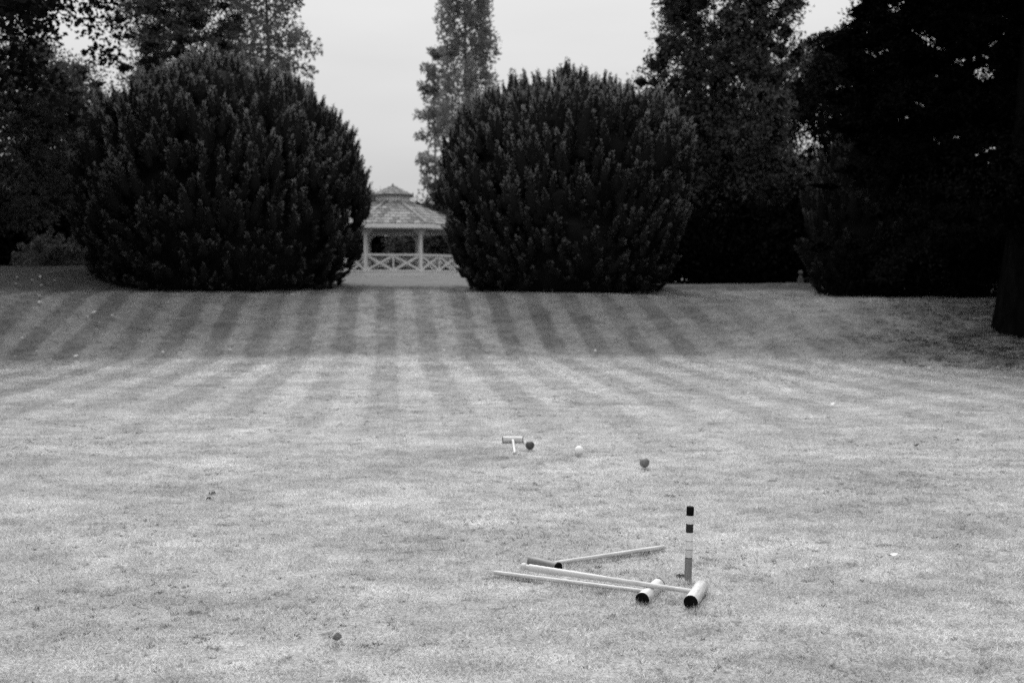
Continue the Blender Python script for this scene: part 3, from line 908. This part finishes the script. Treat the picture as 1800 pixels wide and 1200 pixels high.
def mallet(label, h1, h2, butt, rh, r0, r1, head_mat, handle_mat, grip=False, black_ends=(True, True), cap=.012, lift=0.0):
    """h1 (near) and h2: centres of the head's two faces; butt: end of the handle"""
    h1, h2, butt = Vector(h1), Vector(h2), Vector(butt)
    c = (h1 + h2) / 2
    hz = Vector((0, 0, lift))
    root = empty('croquet_mallet', (c.x, c.y, 0))
    tag(root, label, 'mallet', 'croquet mallets')
    off = Vector((c.x, c.y, 0))
    ax = (h2 - h1); Lh = ax.length; axn = ax.normalized()
    s1 = cap / Lh if black_ends[0] else 0
    s2 = 1 - cap / Lh if black_ends[1] else 1
    e = .004 / Lh
    hd = MB(); hd.lathe(h1, h2, [(s1 + (0 if s1 else 0), rh * (.999 if s1 else .93)), (s1 + e, rh), (.2, rh), (.35, rh * .995), (.5, rh * .99), (.65, rh * .995), (.8, rh), (s2 - e, rh), (s2, rh * (.999 if s2 < 1 else .93))], 28)
    ho = hd.build('head', head_mat, root, off); grain(ho, h1 - off, h2 - off); shade_auto(ho)
    for flag, p, q_ in ((black_ends[0], h1, h1 + axn * cap), (black_ends[1], h2, h2 - axn * cap)):
        if flag:
            m_ = MB(); m_.lathe(p, q_, [(0, rh * .90), (.28, rh * .985), (.45, rh * 1.004), (1, rh * 1.004)], 28)
            o = m_.build('end_cap', M['black_paint'], ho, off); shade_auto(o)
            o.matrix_parent_inverse = Matrix.Identity(4)
    c = c + hz                              # where the handle enters the head
    d = butt - c; Ld = d.length
    t_in = (rh * .75) / Ld
    if grip:
        tg = .50                              # the wrapped part starts half way up
        tj = tg - .012
        m_ = MB(); m_.lathe(c, butt, [(t_in, r0), (.2, r0), (.4, r0 * 1.02), (tg, r0 * 1.05), (.985, r1 * .8), (.99, r1 * .7)], 18)
        o = m_.build('handle', handle_mat, root, off); grain(o, c - off, butt - off); shade_auto(o)
        m_ = MB(); pr = [(tg, r0 * 1.0), (tg + .002, r0 * 1.12)]
        nw = 13
        for k in range(nw + 1):               # overlapping wraps of tape
            t = tg + .004 + (.945 - tg) * k / nw
            rr = r0 * 1.12 + (r1 - r0 * 1.12) * k / nw
            pr += [(t, rr * 1.05), (t + .004, rr * .97)]
        pr += [(.952, r1 * .95), (.954, r1 * .75)]
        m_.lathe(c, butt, pr, 20)
        o = m_.build('grip', M['grip'], root, off); grain(o, c - off, butt - off); shade_auto(o, 50)
        m_ = MB(); m_.lathe(c, butt, [(.955, r1 * .8), (.972, r1 * .8), (.975, r1 * 1.02), (.985, r1 * 1.1), (.996, r1 * 1.0), (1.0, r1 * .7)], 18)
        o = m_.build('pommel', handle_mat, root, off); grain(o, c - off, butt - off); shade_auto(o)
    else:
        m_ = MB(); m_.lathe(c, butt, [(t_in, r0), (.3, r0 * 1.0), (.6, r0 + (r1 - r0) * .5), (.9, r1), (.992, r1), (1.0, r1 * .82)], 18)
        o = m_.build('handle', handle_mat, root, off); grain(o, c - off, butt - off); shade_auto(o)
    return root

RH = .036
mallet('croquet mallet with taped grip, its handle lying over another mallet by the peg',
       on_z(1213.5, 1059, .035), on_z(1233, 1031, .035), on_z(916, 995, .125), .035, .0125, .0185, M['wood_head'], M['wood'], grip=True, black_ends=(True, False), lift=.014)
mallet('plain croquet mallet with black head ends, lying under the taped handle',
       on_z(1128, 1054, .025), on_z(1158, 1027, .025), on_z(868, 1005.5, .026), .035, .0115, .0115, M['wood_head'], M['wood'])
mallet('croquet mallet with darker weathered head, handle pointing at the striped peg',
       on_z(983, 998, .033), on_z(932, 986, .033), on_z(1168, 961, .024), .031, .0125, .0135, M['wood_dark'], M['wood'], black_ends=(True, False))
mallet('croquet mallet lying alone on the lawn beside the darkest ball',
       on_z(883, 772.5, .036), on_z(920, 772.5, .036), on_z(905, 796, .026), .034, .013, .014, M['wood_head'], M['wood'], cap=.008)

# striped peg
pb = on_z(1209, 1023, 0); pt = at_y(1213.5, 890, pb.y)
peg = empty('croquet_peg', (pb.x, pb.y, 0))
tag(peg, 'upright croquet winning peg with black and white bands', 'peg')
PH = (pt - pb).length
pr_ = .0195
dd = (pt - pb)
bands = [(0, .325, 'wood_peg', 0), (.325, .335, 'black_paint', -.0006), (.335, .437, 'pale_b', 0), (.437, .443, 'black_paint', -.0006), (.443, .549, 'pale_a', 0),
         (.549, .555, 'black_paint', -.0006), (.555, .664, 'white_paint', 0), (.664, .778, 'band_dark', .0002), (.778, .886, 'pale_a', 0), (.886, 1.0, 'black_paint', .0002)]
M['pale_a'] = mat_plain('peg_band_pale', .78, .12, 60, .5, .3)
M['pale_b'] = mat_plain('peg_band_light', .62, .12, 60, .5, .3)
M['band_dark'] = mat_plain('peg_band_dark', .02, .5, 70, .5, .3)
for t0, t1, mn, dr in bands:
    m_ = MB()
    last = t1 == 1.0
    lo = dd * t0 if t0 else dd * -.12
    rr = pr_ + dr
    prof = [(0, rr), (.93, rr), (1, rr * .9)] if last else [(0, rr), (1, rr)]
    m_.lathe(lo, dd * t1, prof, 24)
    o = m_.build('shaft' if mn == 'wood_peg' else ('groove' if dr < 0 else 'painted_band'), M[mn], peg)
    if mn == 'wood_peg': grain(o, lo, dd * t1)
    shade_auto(o)

# balls
def ball(label, px, py, dpx, v, var):
    # distance from the ground it lies on
    g0 = on_z(px, py + dpx / 2 - .5, .004)
    r = .0425
    c = Vector((g0.x, g0.y + .01, tz(g0.x, g0.y) + r + .012))
    bm_v = MB()
    n = 32
    prof = [((1 - math.cos(math.pi * i / 20)) / 2, max(.0006, r * math.sin(math.pi * i / 20))) for i in range(21)]
    bm_v.lathe((0, 0, -r), (0, 0, r), prof, n)
    o = bm_v.build('croquet_ball', mat_ball('ball_paint', v, var), smooth=True)
    o.location = c
    tag(o, label, 'ball', 'croquet balls')
    return o
ball('darkest croquet ball, close beside the lone mallet', 931.5, 787, 15.2, .065, .25)
ball('white croquet ball between the two darker balls', 1018, 796, 16.5, .84, .03)
ball('mid-grey croquet ball nearest the striped peg', 1133, 817, 17.6, .17, .3)

# ------------------------------------------------------------------ small things lying on the grass
def bits(name, label, cat, spots, size, mat, group, curl=.4, seed=0):
    rr = random.Random(seed)
    for (px, py) in spots:
        # walk the ray to the terrain
        d = ray(px, py); t = 2.0
        while t < 60:
            p = Vector((0, 0, CAM_H)) + d * t
            if p.z < tz(p.x, p.y): break
            t += .03
        m_ = MB()
        L = size * rr.uniform(.7, 1.3); W_ = L * rr.uniform(.5, .8)
        rows = []
        for i in range(5):
            u = i / 4 - .5
            w = W_ * .5 * math.sqrt(max(0.02, 1 - (2 * u) ** 2))
            zc_ = curl * L * (u * u * 2)
            rows += [(-w, u * L, zc_ + curl * w * .6), (0, u * L, zc_), (w, u * L, zc_ + curl * w * .6)]
        th = .0012
        rows2 = [(a_, b_, c_ - th) for a_, b_, c_ in rows]
        fs = []
        for i in range(4):
            for j in range(2):
                a_ = i * 3 + j
                fs.append((a_, a_ + 1, a_ + 4, a_ + 3)); fs.append((15 + a_ + 3, 15 + a_ + 4, 15 + a_ + 1, 15 + a_))
        m_.add(rows + rows2, fs)
        o = m_.build(name, mat)
        far_ = min(1.0, max(0.0, (p.y - 7) / 12))
        o.location = (p.x, p.y, tz(p.x, p.y) + .02 + .045 * far_)
        tl = .3 + .25 * far_
        o.rotation_euler = (rr.uniform(-tl, tl), rr.uniform(-tl, tl), rr.uniform(0, 6.28))
        tag(o, label, cat, group)
rr = random.Random(4)
pet = [(4, 497), (30, 492), (55, 496), (70, 491), (96, 497), (72, 506), (88, 514), (104, 510), (70, 526), (71, 536), (37, 550), (20, 572), (31, 577), (60, 568), (45, 564),
       (101, 547), (119, 578), (152, 562), (165, 554), (172, 573), (168, 584), (198, 560), (162, 604), (135, 631), (26, 633), (65, 624), (8, 585), (38, 600), (45, 597), (28, 503), (54, 503), (113, 505), (12, 566)]
bits('petal', 'small white petal fallen on the shaded grass bank', 'petal', pet, .10, M['litter'], 'petals on the shaded bank', seed=1)
bits('petal', 'small white petal fallen on the sunlit striped part of the bank', 'petal',
     [(224, 621), (287, 625), (364, 623), (405, 621), (657, 580), (657, 571), (781, 620), (1046, 622)], .07, M['litter'], 'petals on the striped bank', seed=2)
bits('petal', 'small pale petal fallen on the flat open lawn', 'petal',
     [(564, 670), (824, 693), (1123, 770), (1020, 764), (1026, 665), (1188, 682), (1315, 697), (1464, 716), (1454, 735), (1549, 651), (1633, 652), (1740, 665), (1720, 830), (67, 664)], .05, M['litter'], 'petals on the open lawn', seed=3)
bits('fallen_leaf', 'larger pale leaf lying on the worn lawn near the striped peg', 'leaf', [(1571, 982)], .04, M['litter'], None, .2, seed=5)
bits('fallen_leaf', 'curled dark dry leaf lying alone on the worn lawn', 'leaf', [(593, 1136)], .05, M['dead_leaf'], None, .9, seed=6)
bits('fallen_leaf', 'upright curled grey leaf on the open lawn beyond the balls', 'leaf', [(1611, 789)], .07, M['dead_leaf'], None, .8, seed=8)
def cast(label, px, py, w, seed, group=None):
    rr = random.Random(seed)
    p = on_z(px, py, .0)
    m_ = MB()
    for k in range(12):
        a_ = rr.uniform(0, 6.28); rad = w * rr.uniform(0, .5)
        r = w * rr.uniform(.07, .17)
        cx, cy = math.cos(a_) * rad, math.sin(a_) * rad
        m_.lathe((cx, cy, -.004), (cx + rr.uniform(-.3, .3) * r, cy + rr.uniform(-.3, .3) * r, r * 1.0 + .014), [(0, r), (.35, r * 1.1), (.75, r * .75), (1, r * .2)], 6)
    o = m_.build('soil_clod', M['soil'])
    o.location = (p.x, p.y, tz(p.x, p.y))
    tag(o, label, 'soil', group)
cast('crumbled dark soil clod beside the foot of the striped peg', 1196, 1016, .05, 1)
cast('dark crumbled worm cast in the scuffed patch of open lawn', 373, 867, .045, 2, 'casts in the scuffed patch')
cast('dark crumbled worm cast in the scuffed patch of open lawn', 366, 876, .035, 3, 'casts in the scuffed patch')

# ------------------------------------------------------------------ grass: blades on the lawn as one mass per belt
def tuft(seed, n, rad, l0, l1, wd, lean):
    rg = np.random.default_rng(seed)
    a = rg.uniform(0, 6.283, n); r = rad * np.sqrt(rg.uniform(0, 1, n))
    P = np.stack([r * np.cos(a), r * np.sin(a), np.full(n, -.004)], 1)
    az = rg.uniform(0, 6.283, n); ln = np.abs(rg.normal(lean, .3, n))
    A = np.stack([np.sin(ln) * np.cos(az), np.sin(ln) * np.sin(az), np.cos(np.clip(ln, 0, 1.45))], 1)
    A = unit(A); W = perp(rg, A)
    L = rg.uniform(l0, l1, n)[:, None]; w = wd * rg.uniform(.7, 1.3, n)[:, None]
    co = np.stack([P - W * w / 2, P + W * w / 2, P + A * L], 1).reshape(-1, 3)
    me = bpy.data.meshes.new('grass_tuft')
    me.vertices.add(3 * n); me.vertices.foreach_set('co', co.ravel())
    me.loops.add(3 * n); me.loops.foreach_set('vertex_index', np.arange(3 * n))
    me.polygons.add(n); me.polygons.foreach_set('loop_start', np.arange(n) * 3)
    me.update(calc_edges=True)
    set_tone(me, rg.uniform(0, 1, n))
    me.materials.append(M['blade'])
    return bpy.data.objects.new('grass_tuft', me)

def grass_belt(label, xs, ys, tufts, smin, smax, seed):
    rg = np.random.default_rng(seed)
    zs = terrain(xs, ys)
    me = bpy.data.meshes.new('grass')
    me.vertices.add(len(xs)); me.vertices.foreach_set('co', np.stack([xs, ys, zs], 1).ravel())
    a = me.attributes.new('spin', 'FLOAT', 'POINT'); a.data.foreach_set('value', rg.uniform(0, 6.283, len(xs)).astype(np.float32))
    a = me.attributes.new('size', 'FLOAT', 'POINT'); a.data.foreach_set('value', rg.uniform(smin, smax, len(xs)).astype(np.float32))
    me.update()
    o = bpy.data.objects.new('grass', me); col.objects.link(o)
    tc_ = bpy.data.collections.new('grass_tufts')
    for t in tufts: tc_.objects.link(t)
    ng = bpy.data.node_groups.new('grass_scatter', 'GeometryNodeTree')
    ng.interface.new_socket('Geometry', in_out='INPUT', socket_type='NodeSocketGeometry')
    ng.interface.new_socket('Geometry', in_out='OUTPUT', socket_type='NodeSocketGeometry')
    N = ng.nodes; Lk = ng.links
    gi = N.new('NodeGroupInput'); go = N.new('NodeGroupOutput')
    ci = N.new('GeometryNodeCollectionInfo'); ci.inputs[0].default_value = tc_
    ci.inputs['Separate Children'].default_value = True; ci.inputs['Reset Children'].default_value = True
    ip = N.new('GeometryNodeInstanceOnPoints'); ip.inputs['Pick Instance'].default_value = True
    sp = N.new('GeometryNodeInputNamedAttribute'); sp.data_type = 'FLOAT'; sp.inputs['Name'].default_value = 'spin'
    sz = N.new('GeometryNodeInputNamedAttribute'); sz.data_type = 'FLOAT'; sz.inputs['Name'].default_value = 'size'
    cx = N.new('ShaderNodeCombineXYZ'); Lk.new(sp.outputs[0], cx.inputs[2])
    ri = N.new('FunctionNodeRandomValue'); ri.data_type = 'INT'
    ri.inputs[4].default_value = 0; ri.inputs[5].default_value = len(tufts) - 1
    m2p = N.new('GeometryNodeMeshToPoints')
    Lk.new(gi.outputs[0], m2p.inputs[0]); Lk.new(m2p.outputs[0], ip.inputs['Points'])
    Lk.new(ci.outputs[0], ip.inputs['Instance']); Lk.new(cx.outputs[0], ip.inputs['Rotation'])
    Lk.new(sz.outputs[0], ip.inputs['Scale']); Lk.new(ri.outputs[2], ip.inputs['Instance Index'])
    Lk.new(ip.outputs[0], go.inputs[0])
    md = o.modifiers.new('scatter', 'NODES'); md.node_group = ng
    tag(o, label, 'grass', kind='stuff')
    return o
def scatter(seed, y0, y1, dens, side=.62, pad=1.2):
    rg = np.random.default_rng(seed)
    xm = side * y1 + pad
    n = int((y1 - y0) * 2 * xm * dens)
    x = rg.uniform(-xm, xm, n); y = rg.uniform(y0, y1, n)
    k = np.abs(x) < side * y + pad
    return x[k], y[k]
xs, ys = scatter(1, 2.6, 9.5, 420)
grass_belt('short worn lawn grass around the mallets and peg', xs, ys, [tuft(300 + i, 46, .055, .015, .037, .0034, .95) for i in range(6)], .75, 1.25, 11)
xs, ys = scatter(2, 9.5, 17, 130)
grass_belt('short mown lawn grass on the open lawn around the balls', xs, ys, [tuft(320 + i, 46, .10, .018, .034, .0055, 1.0) for i in range(6)], .75, 1.25, 12)
xs, ys = scatter(3, 17, 31, 55)
grass_belt('striped mown grass on the far lawn and bank', xs, ys, [tuft(340 + i, 46, .15, .025, .05, .009, .95) for i in range(6)], .75, 1.25, 13)
# darker sprigs of weed and clover standing in the worn turf
M['weed'] = mat_foliage('weed_leaves', .13, .2, .5)
def weeds(label, seed, y0, y1, dens, tufts):
    xs, ys = scatter(seed, y0, y1, dens)
    cl = np.sin(xs * 2.1 + 1.3 * np.sin(ys * 1.1)) + np.sin(ys * 3.3 + 1.7 * np.sin(xs * .9)) + np.sin(xs * .55 - ys * .8)
    k = np.random.default_rng(seed).uniform(0, 1, len(xs)) < np.clip(.18 + .3 * cl, .05, 1)
    grass_belt(label, xs[k], ys[k], tufts, .5, 1.5, seed + 5)
def weed_tufts(s0, n, rad, l0, l1, wd):
    out = []
    for i in range(5):
        t = tuft(s0 + i, n, rad, l0, l1, wd, .95)
        t.data.materials[0] = M['weed']
        out.append(t)
    return out
weeds('dark sprigs of weed scattered through the worn lawn', 400, 2.6, 10, 120, weed_tufts(420, 16, .011, .014, .024, .004))
weeds('dark sprigs of weed scattered through the farther lawn', 401, 10, 21, 24, weed_tufts(440, 16, .022, .02, .032, .006))
# uncut blades standing against the things that lie in the grass
rgx = np.random.default_rng(77)
lx, ly = [], []
def fringe(a, b, n, spread):
    t = rgx.uniform(0, 1, n)
    lx.extend(a.x + (b.x - a.x) * t + rgx.normal(0, spread, n)); ly.extend(a.y + (b.y - a.y) * t + rgx.normal(0, spread, n) - spread * .4)
fringe(on_z(868, 1006), on_z(1128, 1054), 130, .03)
fringe(on_z(985, 1000), on_z(1168, 963), 110, .03)
fringe(on_z(932, 990), on_z(983, 1001), 40, .03)
fringe(on_z(1124, 1064), on_z(1158, 1036), 50, .04)
fringe(on_z(1210, 1080), on_z(1234, 1050), 50, .04)
fringe(pb, pb, 14, .025)
fringe(on_z(883, 777), on_z(920, 777), 26, .03)
fringe(on_z(901, 776), on_z(905, 797), 30, .03)
for q_ in ((931.5, 794), (1018, 804), (1133, 826)):
    fringe(on_z(*q_), on_z(*q_), 4, .035)
lx = np.array(lx); ly = np.array(ly)
grass_belt('uncut blades of grass standing against the mallets, peg and balls', lx, ly, [tuft(500 + i, 22, .018, .022, .046, .0028, .7) for i in range(4)], .7, 1.2, 15)
# dark patch added for the shade under the cedar, built of needles, thinning outwards
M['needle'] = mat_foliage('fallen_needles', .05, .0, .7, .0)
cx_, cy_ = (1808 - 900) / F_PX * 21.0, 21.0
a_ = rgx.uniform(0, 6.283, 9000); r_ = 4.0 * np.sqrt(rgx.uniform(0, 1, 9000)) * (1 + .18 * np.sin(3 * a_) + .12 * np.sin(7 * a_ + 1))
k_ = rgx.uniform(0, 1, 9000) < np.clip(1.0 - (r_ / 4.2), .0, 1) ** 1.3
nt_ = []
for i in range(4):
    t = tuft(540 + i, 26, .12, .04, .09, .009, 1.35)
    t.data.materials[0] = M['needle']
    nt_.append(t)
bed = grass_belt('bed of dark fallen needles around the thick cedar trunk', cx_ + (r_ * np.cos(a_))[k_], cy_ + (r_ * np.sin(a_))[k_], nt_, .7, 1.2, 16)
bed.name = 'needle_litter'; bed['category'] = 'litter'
